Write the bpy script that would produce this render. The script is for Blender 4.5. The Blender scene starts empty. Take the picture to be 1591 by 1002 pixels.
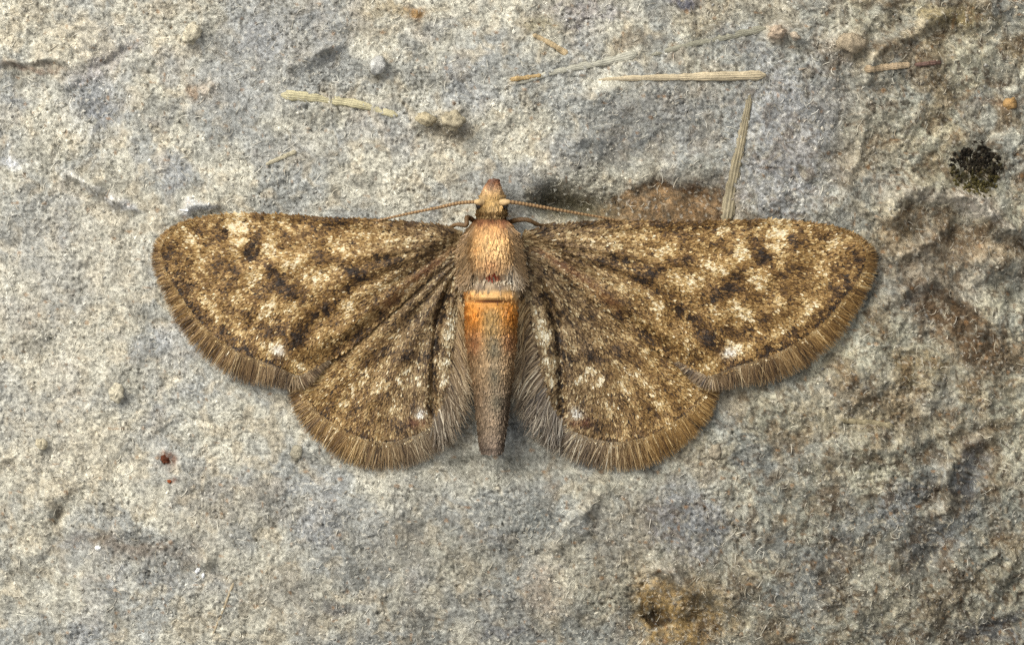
# Small brown moth at rest on weathered stone.  1 Blender unit = 1 centimetre.
import bpy, math
import numpy as np

# ------------------------------------------------------------------ camera, sky, sun, exposure
scene = bpy.context.scene
scene.unit_settings.system = 'METRIC'
scene.unit_settings.scale_length = 0.01
CAM_H = 12.0                 # camera height above the stone, cm
PXCM = 1591.0 / 3.0          # photograph pixels per centimetre on the stone
CX, CY = 795.5, 501.0

cam = bpy.data.cameras.new('camera')
cam.sensor_width = 36.0
cam.lens = 36.0 * CAM_H / 3.0
cam.clip_start = 0.1
cam.clip_end = 400.0
cam_o = bpy.data.objects.new('camera', cam)
scene.collection.objects.link(cam_o)
cam_o.location = (0, 0, CAM_H)
scene.camera = cam_o

SUN_EL, SUN_AZ = math.radians(47), math.radians(-44)   # azimuth from +Y (up in the picture), negative = from the left
world = bpy.data.worlds.new('World')
scene.world = world
world.use_nodes = True
wn, wl = world.node_tree.nodes, world.node_tree.links
sky = wn.new('ShaderNodeTexSky')
sky.sky_type = 'NISHITA'
sky.sun_disc = False
sky.sun_elevation = SUN_EL
sky.sun_rotation = SUN_AZ
sky.dust_density = 4.0
hs = wn.new('ShaderNodeHueSaturation')
hs.inputs['Saturation'].default_value = 0.13          # thin white cloud
wl.new(sky.outputs[0], hs.inputs['Color'])
bg = wn['Background']
bg.inputs['Strength'].default_value = 0.10
wl.new(hs.outputs[0], bg.inputs['Color'])

sun = bpy.data.lights.new('sun', 'SUN')
sun.energy = 1.5
sun.angle = math.radians(38)
sun.color = (1.0, 0.975, 0.91)
sun_o = bpy.data.objects.new('sun', sun)
scene.collection.objects.link(sun_o)
sun_o.rotation_euler = (math.radians(90) - SUN_EL, 0, math.radians(180) - SUN_AZ)
sun_o.location = (-3, 3, 6)

scene.view_settings.view_transform = 'Standard'
scene.view_settings.look = 'None'
scene.view_settings.gamma = 1.0
scene.view_settings.use_curve_mapping = False
scene.view_settings.exposure = 0.9
scene.cycles.max_bounces = 6
scene.cycles.use_denoising = False        # keep the grain of stone and scales

# ------------------------------------------------------------------ helpers
rng = np.random.default_rng(7)
ALB = 0.80


def lin(c):
    c = np.asarray(c, float) / 255.0
    return np.where(c <= 0.04045, c / 12.92, ((c + 0.055) / 1.055) ** 2.4) * ALB


_tab = np.random.default_rng(3).random((512, 512))
_ang = _tab * 2 * np.pi
_gx, _gy = np.cos(_ang), np.sin(_ang)


def perlin(x, y, seed=0):
    x = np.asarray(x, float) + seed * 37.31
    y = np.asarray(y, float) + seed * 91.7
    xi, yi = np.floor(x).astype(int), np.floor(y).astype(int)
    fx, fy = x - xi, y - yi
    x0, x1, y0, y1 = xi & 511, (xi + 1) & 511, yi & 511, (yi + 1) & 511
    u = fx * fx * fx * (fx * (fx * 6 - 15) + 10)
    v = fy * fy * fy * (fy * (fy * 6 - 15) + 10)
    a = _gx[y0, x0] * fx + _gy[y0, x0] * fy
    b = _gx[y0, x1] * (fx - 1) + _gy[y0, x1] * fy
    c = _gx[y1, x0] * fx + _gy[y1, x0] * (fy - 1)
    d = _gx[y1, x1] * (fx - 1) + _gy[y1, x1] * (fy - 1)
    return ((a + u * (b - a)) * (1 - v) + (c + u * (d - c)) * v) * 1.5


def fbm(x, y, wave, octs=4, seed=0, gain=0.5):
    s = np.zeros(np.shape(x)); amp = 1.0; f = 1.0 / wave
    for o in range(octs):
        s += amp * perlin(x * f, y * f, seed + o * 5)
        amp *= gain; f *= 2.03
    return s


def sstep(a, b, x):
    t = np.clip((x - a) / (b - a), 0, 1)
    return t * t * (3 - 2 * t)


def gauss(x, y, cx, cy, rx, ry, ang=0.0):
    c, s = math.cos(math.radians(ang)), math.sin(math.radians(ang))
    dx, dy = x - cx, y - cy
    return np.exp(-(((dx * c + dy * s) / rx) ** 2 + ((-dx * s + dy * c) / ry) ** 2))


def seg_dist(x, y, pts):
    """distance to a polyline and the fraction travelled along it"""
    pts = np.asarray(pts, float)
    L = np.hypot(*(pts[1:] - pts[:-1]).T); tot = L.sum(); acc = 0.0
    best = np.full(np.shape(x), 1e9); frac = np.zeros(np.shape(x))
    for (ax, ay), (bx, by), l in zip(pts[:-1], pts[1:], L):
        t = np.clip(((x - ax) * (bx - ax) + (y - ay) * (by - ay)) / (l * l + 1e-9), 0, 1)
        d = np.hypot(x - ax - t * (bx - ax), y - ay - t * (by - ay))
        m = d < best
        best = np.where(m, d, best); frac = np.where(m, (acc + t * l) / tot, frac)
        acc += l
    return best, frac


def stroke(x, y, pts, w):
    d, _ = seg_dist(x, y, pts)
    return np.exp(-(d / w) ** 2)


def inside(x, y, poly):
    poly = np.asarray(poly, float); r = np.zeros(np.shape(x), bool)
    j = len(poly) - 1
    for i in range(len(poly)):
        (xi, yi), (xj, yj) = poly[i], poly[j]
        if yi != yj:
            r ^= ((yi > y) != (yj > y)) & (x < (xj - xi) * (y - yi) / (yj - yi) + xi)
        j = i
    return r


def resample(pts, n):
    """smooth curve through the points, evenly spaced"""
    p = np.asarray(pts, float)
    q = np.vstack([2 * p[0] - p[1], p, 2 * p[-1] - p[-2]])
    out = []
    for i in range(1, len(q) - 2):
        t = np.linspace(0, 1, 24, endpoint=False)[:, None]
        a, b, c, d = q[i - 1], q[i], q[i + 1], q[i + 2]
        out.append(0.5 * (2 * b + (c - a) * t + (2 * a - 5 * b + 4 * c - d) * t ** 2 + (3 * b - a - 3 * c + d) * t ** 3))
    o = np.vstack(out + [p[-1:]])
    s = np.concatenate([[0], np.cumsum(np.linalg.norm(np.diff(o, axis=0), axis=1))])
    u = np.linspace(0, s[-1], n)
    return np.stack([np.interp(u, s, o[:, k]) for k in range(p.shape[1])], 1)


def world_of(px, py, z):
    k = (CAM_H - z) / CAM_H / PXCM
    return np.stack([(px - CX) * k, (CY - py) * k, z + 0 * px], -1)


def mesh_from(name, V, F, col=None, mat=None, smooth=True, parent=None, kind=None):
    """V (n,3); F (m,3) or (m,4); col (n,3) linear"""
    me = bpy.data.meshes.new(name)
    V = np.ascontiguousarray(V, np.float32); F = np.ascontiguousarray(F, np.int32)
    k = F.shape[1]
    me.vertices.add(len(V)); me.vertices.foreach_set('co', V.ravel())
    me.loops.add(F.size); me.loops.foreach_set('vertex_index', F.ravel())
    me.polygons.add(len(F))
    me.polygons.foreach_set('loop_start', np.arange(0, F.size, k, dtype=np.int32))
    me.polygons.foreach_set('use_smooth', np.full(len(F), smooth, bool))
    me.update(calc_edges=True)
    if col is not None:
        at = me.attributes.new('tint', 'FLOAT_COLOR', 'POINT')
        c4 = np.ones((len(V), 4), np.float32); c4[:, :3] = np.clip(col, 0.002, 0.9)
        at.data.foreach_set('color', c4.ravel())
    if mat:
        me.materials.append(mat)
    ob = bpy.data.objects.new(name, me)
    scene.collection.objects.link(ob)
    if parent:
        ob.parent = parent
    if kind:
        ob['kind'] = kind
    return ob


def tag(o, label, cat, group=None, kind=None):
    o['label'] = label; o['category'] = cat
    if group: o['group'] = group
    if kind: o['kind'] = kind
    return o


def make_mat(name, rough=0.8, spec=0.3, noise=(60.0, 0.25), bump=(90.0, 0.3, 0.01), fine=None, sub=0.0):
    """tint attribute, broken up by procedural noise, with procedural fine relief"""
    m = bpy.data.materials.new(name); m.use_nodes = True
    n, l = m.node_tree.nodes, m.node_tree.links
    b = n['Principled BSDF']
    b.inputs['Roughness'].default_value = rough
    b.inputs['Specular IOR Level'].default_value = spec
    at = n.new('ShaderNodeAttribute'); at.attribute_name = 'tint'
    tc = n.new('ShaderNodeTexCoord')
    nz = n.new('ShaderNodeTexNoise'); nz.inputs['Scale'].default_value = noise[0]
    nz.inputs['Detail'].default_value = 4; nz.inputs['Roughness'].default_value = 0.7
    l.new(tc.outputs['Object'], nz.inputs['Vector'])
    mr = n.new('ShaderNodeMapRange')
    mr.inputs['From Min'].default_value = 0.25; mr.inputs['From Max'].default_value = 0.75
    mr.inputs['To Min'].default_value = 1 - noise[1]; mr.inputs['To Max'].default_value = 1 + noise[1]
    l.new(nz.outputs['Fac'], mr.inputs['Value'])
    mx = n.new('ShaderNodeMix'); mx.data_type = 'RGBA'; mx.blend_type = 'MULTIPLY'
    mx.inputs['Factor'].default_value = 1.0
    l.new(at.outputs['Color'], mx.inputs['A']); l.new(mr.outputs['Result'], mx.inputs['B'])
    l.new(mx.outputs['Result'], b.inputs['Base Color'])
    if bump:
        bn = n.new('ShaderNodeTexNoise'); bn.inputs['Scale'].default_value = bump[0]
        bn.inputs['Detail'].default_value = 5; bn.inputs['Roughness'].default_value = 0.65
        l.new(tc.outputs['Object'], bn.inputs['Vector'])
        bp = n.new('ShaderNodeBump'); bp.inputs['Strength'].default_value = bump[1]
        bp.inputs['Distance'].default_value = bump[2]
        l.new(bn.outputs['Fac'], bp.inputs['Height'])
        l.new(bp.outputs['Normal'], b.inputs['Normal'])
    return m


M_STONE = make_mat('stone', 0.9, 0.2, (70.0, 0.22), (150.0, 0.8, 0.008))
M_GRIT = make_mat('grit', 0.75, 0.35, (120.0, 0.2), None)
M_STRAW = make_mat('dry_straw', 0.65, 0.35, (60.0, 0.25), (120.0, 0.4, 0.004))
M_SCALE = make_mat('wing_scale', 0.6, 0.3, (160.0, 0.15), None)
M_HAIR = make_mat('moth_hair', 0.55, 0.35, (120.0, 0.12), None)
M_BODY = make_mat('moth_body', 0.6, 0.3, (90.0, 0.2), (130.0, 0.5, 0.004))
M_MOSS = make_mat('dark_lichen', 0.9, 0.2, (90.0, 0.4), (90.0, 0.6, 0.01))
M_DARK = make_mat('eye_shell', 0.25, 0.5, (60.0, 0.1), None)

# ------------------------------------------------------------------ the stone
MOTH_POLY = [(235, 390), (260, 350), (370, 328), (520, 333), (700, 342), (745, 270), (790, 270), (830, 345), (960, 336), (1180, 338),
             (1330, 370), (1362, 410), (1340, 500), (1290, 560), (1130, 618), (1110, 670), (1000, 735), (900, 715), (770, 705),
             (660, 712), (580, 735), (490, 690), (455, 615), (330, 580), (262, 500)]


def form(px, py):
    """the broad swell of the stone, cm"""
    X, Y = (px - CX) / PXCM, (CY - py) / PXCM
    Xc, Yc = np.clip(X, -2.2, 2.2), np.clip(Y, -1.6, 1.6)
    return -0.045 * (Xc + 0.15) ** 2 - 0.022 * (Yc - 0.1) ** 2 - 0.02 * np.abs(X - Xc) - 0.02 * np.abs(Y - Yc)


def under_moth(px, py):
    d, _ = seg_dist(px, py, MOTH_POLY + MOTH_POLY[:1])
    return np.where(inside(px, py, MOTH_POLY), 1.0, np.clip(1 - d / 45.0, 0, 1) ** 1.5)


BUMPS = [  # x, y, rx, ry, angle, height cm
    (1325, 66, 24, 20, 0, .045), (1210, 52, 15, 11, 0, .035), (1238, 56, 9, 8, 0, .025), (660, 186, 18, 13, 20, .04), (705, 184, 20, 17, 0, .05),
    (588, 104, 17, 19, 30, .035), (298, 52, 17, 20, 30, .03), (135, 68, 60, 38, 20, .03), (60, 20, 70, 40, 0, .02), (108, 122, 30, 14, -10, .025),
    (318, 140, 22, 20, 0, .025), (180, 612, 16, 20, 0, .03), (62, 690, 13, 12, 0, .03), (65, 780, 30, 18, 0, .02), (40, 870, 30, 20, 0, .02),
    (900, 218, 12, 8, 0, .02), (920, 150, 45, 18, -10, .025), (1460, 305, 75, 22, 8, .05), (1545, 335, 55, 18, 35, .05),
    (1405, 335, 28, 20, 0, .03), (1400, 60, 60, 12, -35, .03), (1490, 28, 50, 12, 12, .03), (1440, 385, 35, 18, 0, .03),
    (1560, 420, 35, 22, 10, .04), (1040, 890, 26, 12, 20, .05), (1075, 915, 26, 12, 30, .03), (1480, 740, 25, 30, 0, .025),
    (1490, 900, 30, 26, 0, .03), (1560, 880, 22, 22, 0, .025), (1445, 955, 34, 24, 0, .03), (1350, 700, 60, 22, 5, .03), (1545, 620, 40, 26, 0, .03),
    (905, 790, 34, 26, 0, .02), (870, 845, 20, 40, 30, .02), (880, 940, 34, 34, 0, .025), (315, 868, 14, 12, 0, .03), (660, 880, 30, 18, 0, .015),
    (660, 30, 40, 20, 30, .03), (500, 85, 26, 8, -25, .03), (545, 30, 30, 14, 0, .02), (1190, 700, 60, 30, 0, .015), (1330, 590, 50, 24, 0, .02),
    (790, 50, 40, 20, 0, .02), (720, 100, 50, 25, 0, .018), (140, 285, 42, 8, 30, .03), (190, 318, 24, 7, 12, .028), (310, 322, 30, 7, -5, .03),
]
DIPS = [  # the deep ones beside the head and round the tail are added for shade
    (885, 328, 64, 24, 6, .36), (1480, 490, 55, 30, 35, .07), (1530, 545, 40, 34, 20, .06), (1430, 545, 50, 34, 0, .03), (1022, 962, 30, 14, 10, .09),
    (1085, 965, 22, 18, 0, .06), (1450, 850, 46, 30, -20, .07), (1520, 735, 20, 44, 15, .07), (1300, 830, 26, 50, 10, .03), (1070, 815, 48, 60, 0, .022),
    (1030, 300, 90, 22, 0, .045), (1095, 305, 40, 26, 0, .04), (160, 183, 26, 30, 0, .04), (165, 95, 40, 9, -28, .03), (200, 845, 85, 13, 3, .035), (330, 800, 40, 30, 0, .02),
    (965, 235, 62, 26, -10, .04), (1015, 205, 44, 24, 0, .03), (1330, 130, 22, 40, 20, .04), (1500, 12, 60, 7, 0, .03), (1420, 365, 26, 22, 0, .05),
    (1490, 360, 30, 22, 0, .05), (1590, 445, 30, 40, 0, .05), (1370, 480, 30, 60, 0, .02), (820, 620, 30, 40, 0, .02), (770, 715, 80, 20, 0, .12),
    (722, 668, 22, 40, 0, .22), (812, 676, 28, 36, 0, .22), (85, 804, 8, 12, 30, .04), (60, 100, 60, 6, 0, .025), (1400, 790, 60, 20, 0, .03),
    (1550, 985, 44, 18, -20, .06), (890, 590, 10, 10, 0, .01), (680, 350, 45, 10, -5, .04), (540, 560, 10, 10, 0, .01), (1230, 940, 40, 30, 0, .02),
]


RIDGES = [
    ([(1345, 122), (1364, 86), (1400, 62), (1450, 36), (1482, 22)], 8, .030), ([(1385, 332), (1410, 302), (1450, 291), (1500, 306), (1545, 330), (1595, 372)], 11, .050),
    ([(1298, 322), (1320, 290), (1338, 238), (1346, 160)], 9, .022), ([(1028, 884), (1064, 904), (1092, 934)], 8, .035), ([(1390, 396), (1440, 380), (1475, 352)], 10, .030),
    ([(1500, 392), (1545, 410), (1595, 405)], 11, .035), ([(1395, 470), (1420, 432), (1465, 440), (1520, 490), (1560, 540)], 9, .028), ([(1340, 700), (1420, 690), (1500, 660)], 10, .022),
    ([(1475, 790), (1470, 740), (1500, 690), (1550, 680)], 10, .030), ([(860, 850), (895, 800), (935, 770)], 9, .018), ([(100, 272), (150, 292), (205, 326)], 6, .022), ([(280, 326), (330, 318)], 6, .022),
    ([(0, 96), (60, 92), (115, 100)], 6, .018), ([(450, 98), (490, 82), (520, 76)], 6, .018), ([(1540, 870), (1560, 850), (1582, 872), (1575, 900), (1552, 905)], 7, .025),
]


def stone_h(px, py):
    px = np.asarray(px, float); py = np.asarray(py, float)
    wx = px + 9 * perlin(px / 55, py / 55, 41); wy = py + 9 * perlin(px / 55, py / 55, 42)
    rough = 0.75 + 0.75 * sstep(1120, 1420, px) + 0.25 * sstep(780, 980, py) * sstep(700, 1100, px)
    h = 0.022 * fbm(px, py, 330, 2, 1) + 0.012 * rough * fbm(wx, wy, 110, 3, 2)
    rid = 1 - np.abs(fbm(wx, wy, 85, 4, 3))
    h += 0.011 * rough * (rid - 0.7)
    h += 0.0065 * rough * fbm(wx, wy, 30, 3, 4)
    for b in BUMPS:
        h += b[5] * gauss(wx, wy, *b[:5]) * (1 + 0.35 * perlin(px / 14, py / 14, 50))
    for b in DIPS:
        h -= (0.5 if b[5] < .1 else .62) * b[5] * gauss(wx, wy, *b[:5])
    u = under_moth(px, py)
    for pts, w, a in RIDGES:
        h += .8 * a * stroke(wx, wy, pts, w) * (1 - u) * (1 + .5 * perlin(px / 22, py / 22, 51))
    h = h * (1 - 0.8 * u) - 0.012 * u
    # granular and fibrous fine relief
    f = fbm(wx, wy, 9, 3, 6, 0.75)
    f2 = 1 - np.abs(perlin(wx / 6.0, wy / 6.0, 7)) * 2.0
    zone = np.clip(0.62 + 0.75 * fbm(px, py, 130, 3, 9), 0.22, 1.3)
    h += (0.0044 * f + 0.0026 * f2) * zone * (0.85 + 0.2 * rough) * (1 - 0.55 * u)
    pit = sstep(0.45, 0.8, perlin(px / 7.0, py / 7.0, 12))
    h -= 0.010 * pit * zone
    return h + form(px, py)


STAINS_AND_SHADE = [  # x, y, rx, ry, angle, colour, strength
    (1030, 318, 75, 26, -8, (124, 98, 66), .75), (1090, 320, 45, 32, 0, (112, 84, 52), .85),
    (1525, 250, 34, 26, 10, (38, 34, 22), .95), (1515, 283, 36, 20, 5, (66, 60, 30), .9),
    (1480, 495, 75, 36, 38, (96, 74, 50), .85), (1530, 545, 46, 36, 20, (92, 70, 46), .75), (1425, 568, 40, 22, 10, (120, 98, 58), .7),
    (1430, 450, 20, 14, 0, (70, 62, 56), .7), (1040, 930, 46, 34, 20, (172, 140, 86), .85), (1070, 970, 60, 34, 0, (168, 138, 86), .8),
    (1010, 945, 20, 40, 0, (160, 130, 76), .7), (1020, 962, 22, 8, 10, (40, 28, 12), .9), (1100, 975, 18, 14, 0, (60, 40, 20), .7),
    (1450, 850, 55, 34, -25, (92, 94, 96), .7), (1400, 790, 60, 26, -30, (112, 114, 118), .5), (1512, 735, 20, 46, 15, (94, 95, 100), .7),
    (1300, 830, 30, 60, 10, (104, 105, 106), .5), (1550, 985, 60, 24, -20, (88, 90, 98), .7), (1075, 815, 66, 62, 0, (146, 147, 150), .6),
    (965, 235, 66, 30, -10, (92, 94, 94), .7), (1030, 170, 80, 30, -8, (116, 114, 112), .5), (910, 20, 60, 20, 0, (112, 112, 128), .5),
    (1060, 3, 26, 8, 0, (96, 98, 116), .7), (1225, 200, 80, 110, 10, (160, 161, 162), .6), (1215, 300, 70, 40, 0, (164, 164, 163), .5),
    (155, 183, 22, 26, 0, (112, 114, 116), .7), (140, 150, 40, 50, 40, (168, 170, 172), .5), (165, 92, 44, 10, -28, (150, 148, 156), .6),
    (645, 18, 16, 14, 0, (150, 106, 46), .8), (600, 18, 40, 9, 0, (150, 130, 90), .5), (255, 714, 11, 10, 0, (96, 52, 34), .9), (262, 748, 5, 5, 0, (130, 70, 40), .8),
    (295, 142, 9, 17, 0, (122, 92, 60), .8), (322, 140, 20, 18, 0, (198, 176, 146), .6), (205, 850, 95, 13, 4, (112, 94, 76), .65), (230, 862, 70, 16, 0, (124, 120, 112), .5),
    (85, 804, 6, 10, 30, (60, 56, 50), .8), (50, 104, 50, 5, 5, (140, 118, 100), .7), (130, 60, 60, 34, 20, (206, 194, 168), .6),
    (698, 205, 20, 10, 10, (96, 84, 66), .7), (688, 188, 30, 18, 0, (182, 168, 138), .6), (1325, 66, 24, 20, 0, (168, 150, 124), .7), (1212, 52, 16, 11, 0, (182, 162, 138), .7),  # first entry paints the shade at the foot of the crumb pair
    (1480, 22, 60, 9, 8, (150, 132, 78), .7), (1400, 62, 70, 12, -35, (188, 172, 142), .6), (1530, 20, 26, 5, 12, (66, 56, 36), .7), (1470, 40, 70, 40, 0, (130, 118, 92), .5),
    (1250, 138, 7, 8, 0, (62, 58, 50), .9), (1310, 160, 60, 40, 0, (126, 122, 112), .5), (1460, 305, 75, 14, 8, (204, 194, 176), .6), (1540, 330, 50, 12, 35, (206, 196, 180), .6),
    (1420, 350, 60, 34, 0, (140, 120, 92), .5), (1500, 370, 60, 30, 0, (134, 112, 84), .6), (1470, 420, 90, 40, 0, (146, 132, 112), .45),
    (790, 725, 120, 24, 0, (120, 120, 112), .5), (855, 770, 7, 50, 0, (128, 110, 86), .4), (845, 800, 26, 24, 0, (112, 116, 112), .6),  # first entry paints the abdomen's shadow below the tail
    (1350, 655, 50, 18, 0, (132, 122, 92), .6), (1040, 600, 1, 1, 0, (0, 0, 0), 0), (605, 850, 60, 40, 0, (124, 122, 116), .5), (520, 945, 26, 12, 0, (96, 96, 100), .6),
    (440, 920, 40, 30, 0, (150, 146, 136), .5), (780, 985, 40, 14, 0, (96, 98, 106), .6), (745, 850, 50, 20, 0, (126, 126, 122), .5), (960, 850, 40, 60, 20, (160, 148, 126), .4),
    (1040, 888, 22, 8, 20, (206, 196, 176), .8), (840, 920, 30, 40, 0, (190, 168, 140), .4), (440, 240, 60, 20, 0, (158, 154, 144), .4), (310, 322, 30, 6, -5, (226, 226, 222), .8),
    (140, 285, 42, 6, 30, (222, 218, 206), .8), (190, 318, 24, 6, 12, (226, 226, 224), .8), (15, 250, 20, 9, 10, (232, 234, 234), .8), (470, 50, 80, 60, 0, (148, 148, 146), .5),
    (380, 100, 70, 90, 0, (158, 158, 154), .45), (1570, 160, 40, 6, -5, (170, 144, 116), .5), (1420, 930, 90, 60, 0, (128, 122, 108), .4), (1380, 640, 120, 40, 8, (150, 132, 104), .4),
    (840, 37, 18, 9, 0, (128, 116, 80), .6), (985, 62, 30, 8, 0, (120, 98, 74), .5), (1350, 240, 60, 60, 0, (140, 130, 110), .4), (60, 560, 90, 90, 0, (196, 188, 168), .4),
    (100, 400, 120, 90, 0, (180, 174, 160), .4), (330, 780, 60, 50, 0, (172, 160, 138), .4), (110, 700, 110, 60, 0, (206, 196, 172), .5),
]


def stone_col(px, py):
    wx = px + 14 * perlin(px / 40, py / 40, 61) + 5 * perlin(px / 12, py / 12, 63)
    wy = py + 14 * perlin(px / 40, py / 40, 62) + 5 * perlin(px / 12, py / 12, 64)
    n1 = fbm(px, py, 210, 4, 21); n2 = fbm(wx, wy, 90, 4, 22); n3 = fbm(wx, wy, 34, 3, 23); n4 = fbm(px, py, 13, 3, 24, .7)
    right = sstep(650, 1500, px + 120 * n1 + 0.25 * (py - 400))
    cream = lin((206, 201, 182)); grey = lin((172, 172, 164)); tan = lin((196, 182, 154)); drk = lin((122, 120, 110)); blue = lin((150, 152, 156))
    c = np.empty(np.shape(px) + (3,))
    a = sstep(-0.35, 0.55, n1 * 0.6 + n2 * 0.8 + 0.16)[..., None]
    c[:] = grey + (cream - grey) * a
    c += (tan - c) * (0.55 * sstep(0.05, 0.75, n3 + 0.4 * n1 + 0.1))[..., None]
    c += (blue - c) * (0.4 * sstep(0.1, 0.7, fbm(wx, wy, 120, 3, 27) + 0.22 * right - 0.05))[..., None]
    c += (drk - c) * (0.55 * sstep(0.12, 0.75, fbm(wx, wy, 60, 4, 28) + 0.10 * right - 0.06))[..., None]
    brn = lin((140, 118, 88))
    c += (brn - c) * (right * 0.72 * sstep(-0.05, 0.6, fbm(wx, wy, 75, 4, 29)))[..., None]
    for pts, w, a in RIDGES:
        c += (lin((212, 202, 180)) - c) * (0.45 * stroke(wx, wy, pts, w * .8) * np.clip(.8 + n4, 0, 1))[..., None]
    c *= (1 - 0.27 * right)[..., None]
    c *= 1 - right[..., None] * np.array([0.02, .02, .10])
    for s in STAINS_AND_SHADE:
        g = gauss(wx, wy, *s[:5])
        g = np.clip(g * 1.5 * (1 + 0.55 * n4 + 0.3 * n3), 0, 1) * s[6]
        c += (lin(s[5]) - c) * g[..., None]
    patch = [(925, 332), (950, 306), (985, 287), (1036, 280), (1048, 294), (1085, 285), (1124, 292), (1127, 352), (925, 352)]
    mx = px + 5 * perlin(px / 16, py / 16, 65) + 3 * perlin(px / 6, py / 6, 66); my = py + 5 * perlin(px / 16, py / 16, 67) + 3 * perlin(px / 6, py / 6, 68)
    near = (px > 880) & (px < 1170) & (py > 250) & (py < 380)
    g = np.zeros(np.shape(px))
    dd, _ = seg_dist(mx[near], my[near], patch + patch[:1])
    g[near] = np.where(inside(mx[near], my[near], patch), sstep(0, 5, dd), 0)
    c += (lin((134, 108, 76)) * (1 + .5 * n3 + .4 * n4)[..., None] - c) * (0.85 * g)[..., None]
    g = gauss(mx, my, 882, 322, 72, 20, 8)  # shadow beside the head, painted into the stone colour
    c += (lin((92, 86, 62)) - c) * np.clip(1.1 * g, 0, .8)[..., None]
    # dark lip of the brown patch above the wing
    g = stroke(wx, wy, [(975, 293), (1000, 285), (1035, 282), (1048, 294), (1085, 288), (1122, 294), (1124, 340)], 6) * np.clip(0.8 + 0.6 * n4, 0, 1)
    c += (lin((72, 48, 24)) - c) * (0.8 * g)[..., None]
    # mottling: crusty cream and brown patches, stronger on the dirtier side
    mo = fbm(wx, wy, 46, 5, 43, .72)
    c *= np.exp((0.16 + 0.26 * right) * np.clip(mo, -1.6, 1.2))[..., None]
    bm = sstep(0.25, 0.7, fbm(wx, wy, 24, 4, 48, .65)) * (0.12 + 0.5 * right)
    c += (lin((104, 82, 56)) - c) * bm[..., None]
    low_right = sstep(850, 1500, px + 90 * n1) * sstep(330, 700, py + 90 * n2)  # plain darkening towards the lower right
    low = sstep(560, 960, py + 70 * n1) * (0.10 + 0.16 * sstep(150, 650, px))
    c *= ((1 - 0.03 * low_right) * (1 - low))[..., None]
    dots = sstep(0.34, 0.62, perlin(wx / 10, wy / 10, 44) + .35 * perlin(px / 4.5, py / 4.5, 45) + .12 * n2) * (0.10 + 0.62 * right)
    c += (lin((74, 60, 44)) - c) * dots[..., None]
    lit = sstep(0.34, 0.62, perlin(wx / 12, wy / 12, 46) + .35 * perlin(px / 4.5, py / 4.5, 47)) * 0.42 * right
    c += (lin((204, 192, 164)) - c) * lit[..., None]
    # mineral speckle
    sp = perlin(px / 4.2, py / 4.2, 31) + 0.6 * perlin(px / 2.3, py / 2.3, 32)
    far = np.clip(1 - (np.maximum(np.abs(px - CX) - 1046, np.maximum(np.abs(py - CY) - 701, 0))) / 120.0, 0, 1)   # the sheet's outer part is coarser
    c *= (1 + (0.30 * n4 + 0.46 * sp) * far)[..., None]
    pit = sstep(0.42, 0.66, perlin(px / 6.5, py / 6.5, 33) + 0.25 * perlin(px / 3, py / 3, 35))
    c += (lin((84, 80, 70)) - c) * (0.65 * pit * far)[..., None]
    pale = sstep(0.42, 0.68, perlin(px / 6.5, py / 6.5, 34) + 0.2 * perlin(px / 3, py / 3, 36))
    c += (lin((224, 218, 200)) - c) * (0.55 * pale * far * (1 - 0.35 * right))[..., None]
    ora = sstep(0.62, 0.75, perlin(px / 11, py / 11, 37))
    c += (lin((160, 118, 74)) - c) * (0.5 * ora * far)[..., None]
    return np.clip(c, 0.01, 0.85)


def axis(lo, hi, step):
    core = np.arange(lo, hi + step, step)
    g = step * 1.13 ** np.arange(1, 56); g = np.cumsum(np.minimum(g, 700.0))
    return np.concatenate([(core[0] - g)[::-1], core, core[-1] + g])


ax, ay = axis(-250, 1841, 2.1), axis(-200, 1202, 2.1)
GX, GY = np.meshgrid(ax, ay)
gx, gy = GX.ravel(), GY.ravel()
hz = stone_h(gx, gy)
V = np.stack([(gx - CX) / PXCM, (CY - gy) / PXCM, hz], 1)
idx = np.arange(GX.size).reshape(GX.shape)
F = np.stack([idx[:-1, :-1], idx[1:, :-1], idx[1:, 1:], idx[:-1, 1:]], -1).reshape(-1, 4)
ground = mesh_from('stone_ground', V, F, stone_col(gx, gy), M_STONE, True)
ground['kind'] = 'structure'
ground['label'] = 'weathered pale grey limestone surface with brown stains, pits and ridges'


def surf(px, py):
    """point on the stone as world coordinates"""
    px = np.asarray(px, float); py = np.asarray(py, float)
    return np.stack([(px - CX) / PXCM, (CY - py) / PXCM, stone_h(px, py)], -1)


# ------------------------------------------------------------------ loose grit and fibres on the stone (uncountable)
OCT_V = np.array([(1, 0, 0), (-1, 0, 0), (0, 1, 0), (0, -1, 0), (0, 0, 1), (0, 0, -1)], float)
OCT_F = np.array([(0, 2, 4), (2, 1, 4), (1, 3, 4), (3, 0, 4), (2, 0, 5), (1, 2, 5), (3, 1, 5), (0, 3, 5)])
N = 29000
px, py = rng.uniform(-150, 1740, N * 2), rng.uniform(-120, 1120, N * 2)
dens = 0.55 + 0.6 * fbm(px, py, 150, 3, 70)
keep = (rng.random(N * 2) < dens) & (under_moth(px, py) < 0.75)
px, py = px[keep][:N], py[keep][:N]
n = len(px)
base = surf(px, py)
r = (0.9 + 2.2 * rng.random(n) ** 3) / PXCM
v = OCT_V[None] * r[:, None, None] * rng.uniform(0.45, 1.35, (n, 6, 1)) * np.array([1, 1, .7])
a = rng.uniform(0, 2 * np.pi, n)[:, None]
v = np.stack([v[..., 0] * np.cos(a) * 1.3 - v[..., 1] * np.sin(a), v[..., 0] * np.sin(a) * 1.3 + v[..., 1] * np.cos(a), v[..., 2]], -1)
v += base[:, None, :] + np.array([0, 0, 0.15]) * r[:, None, None]
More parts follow.
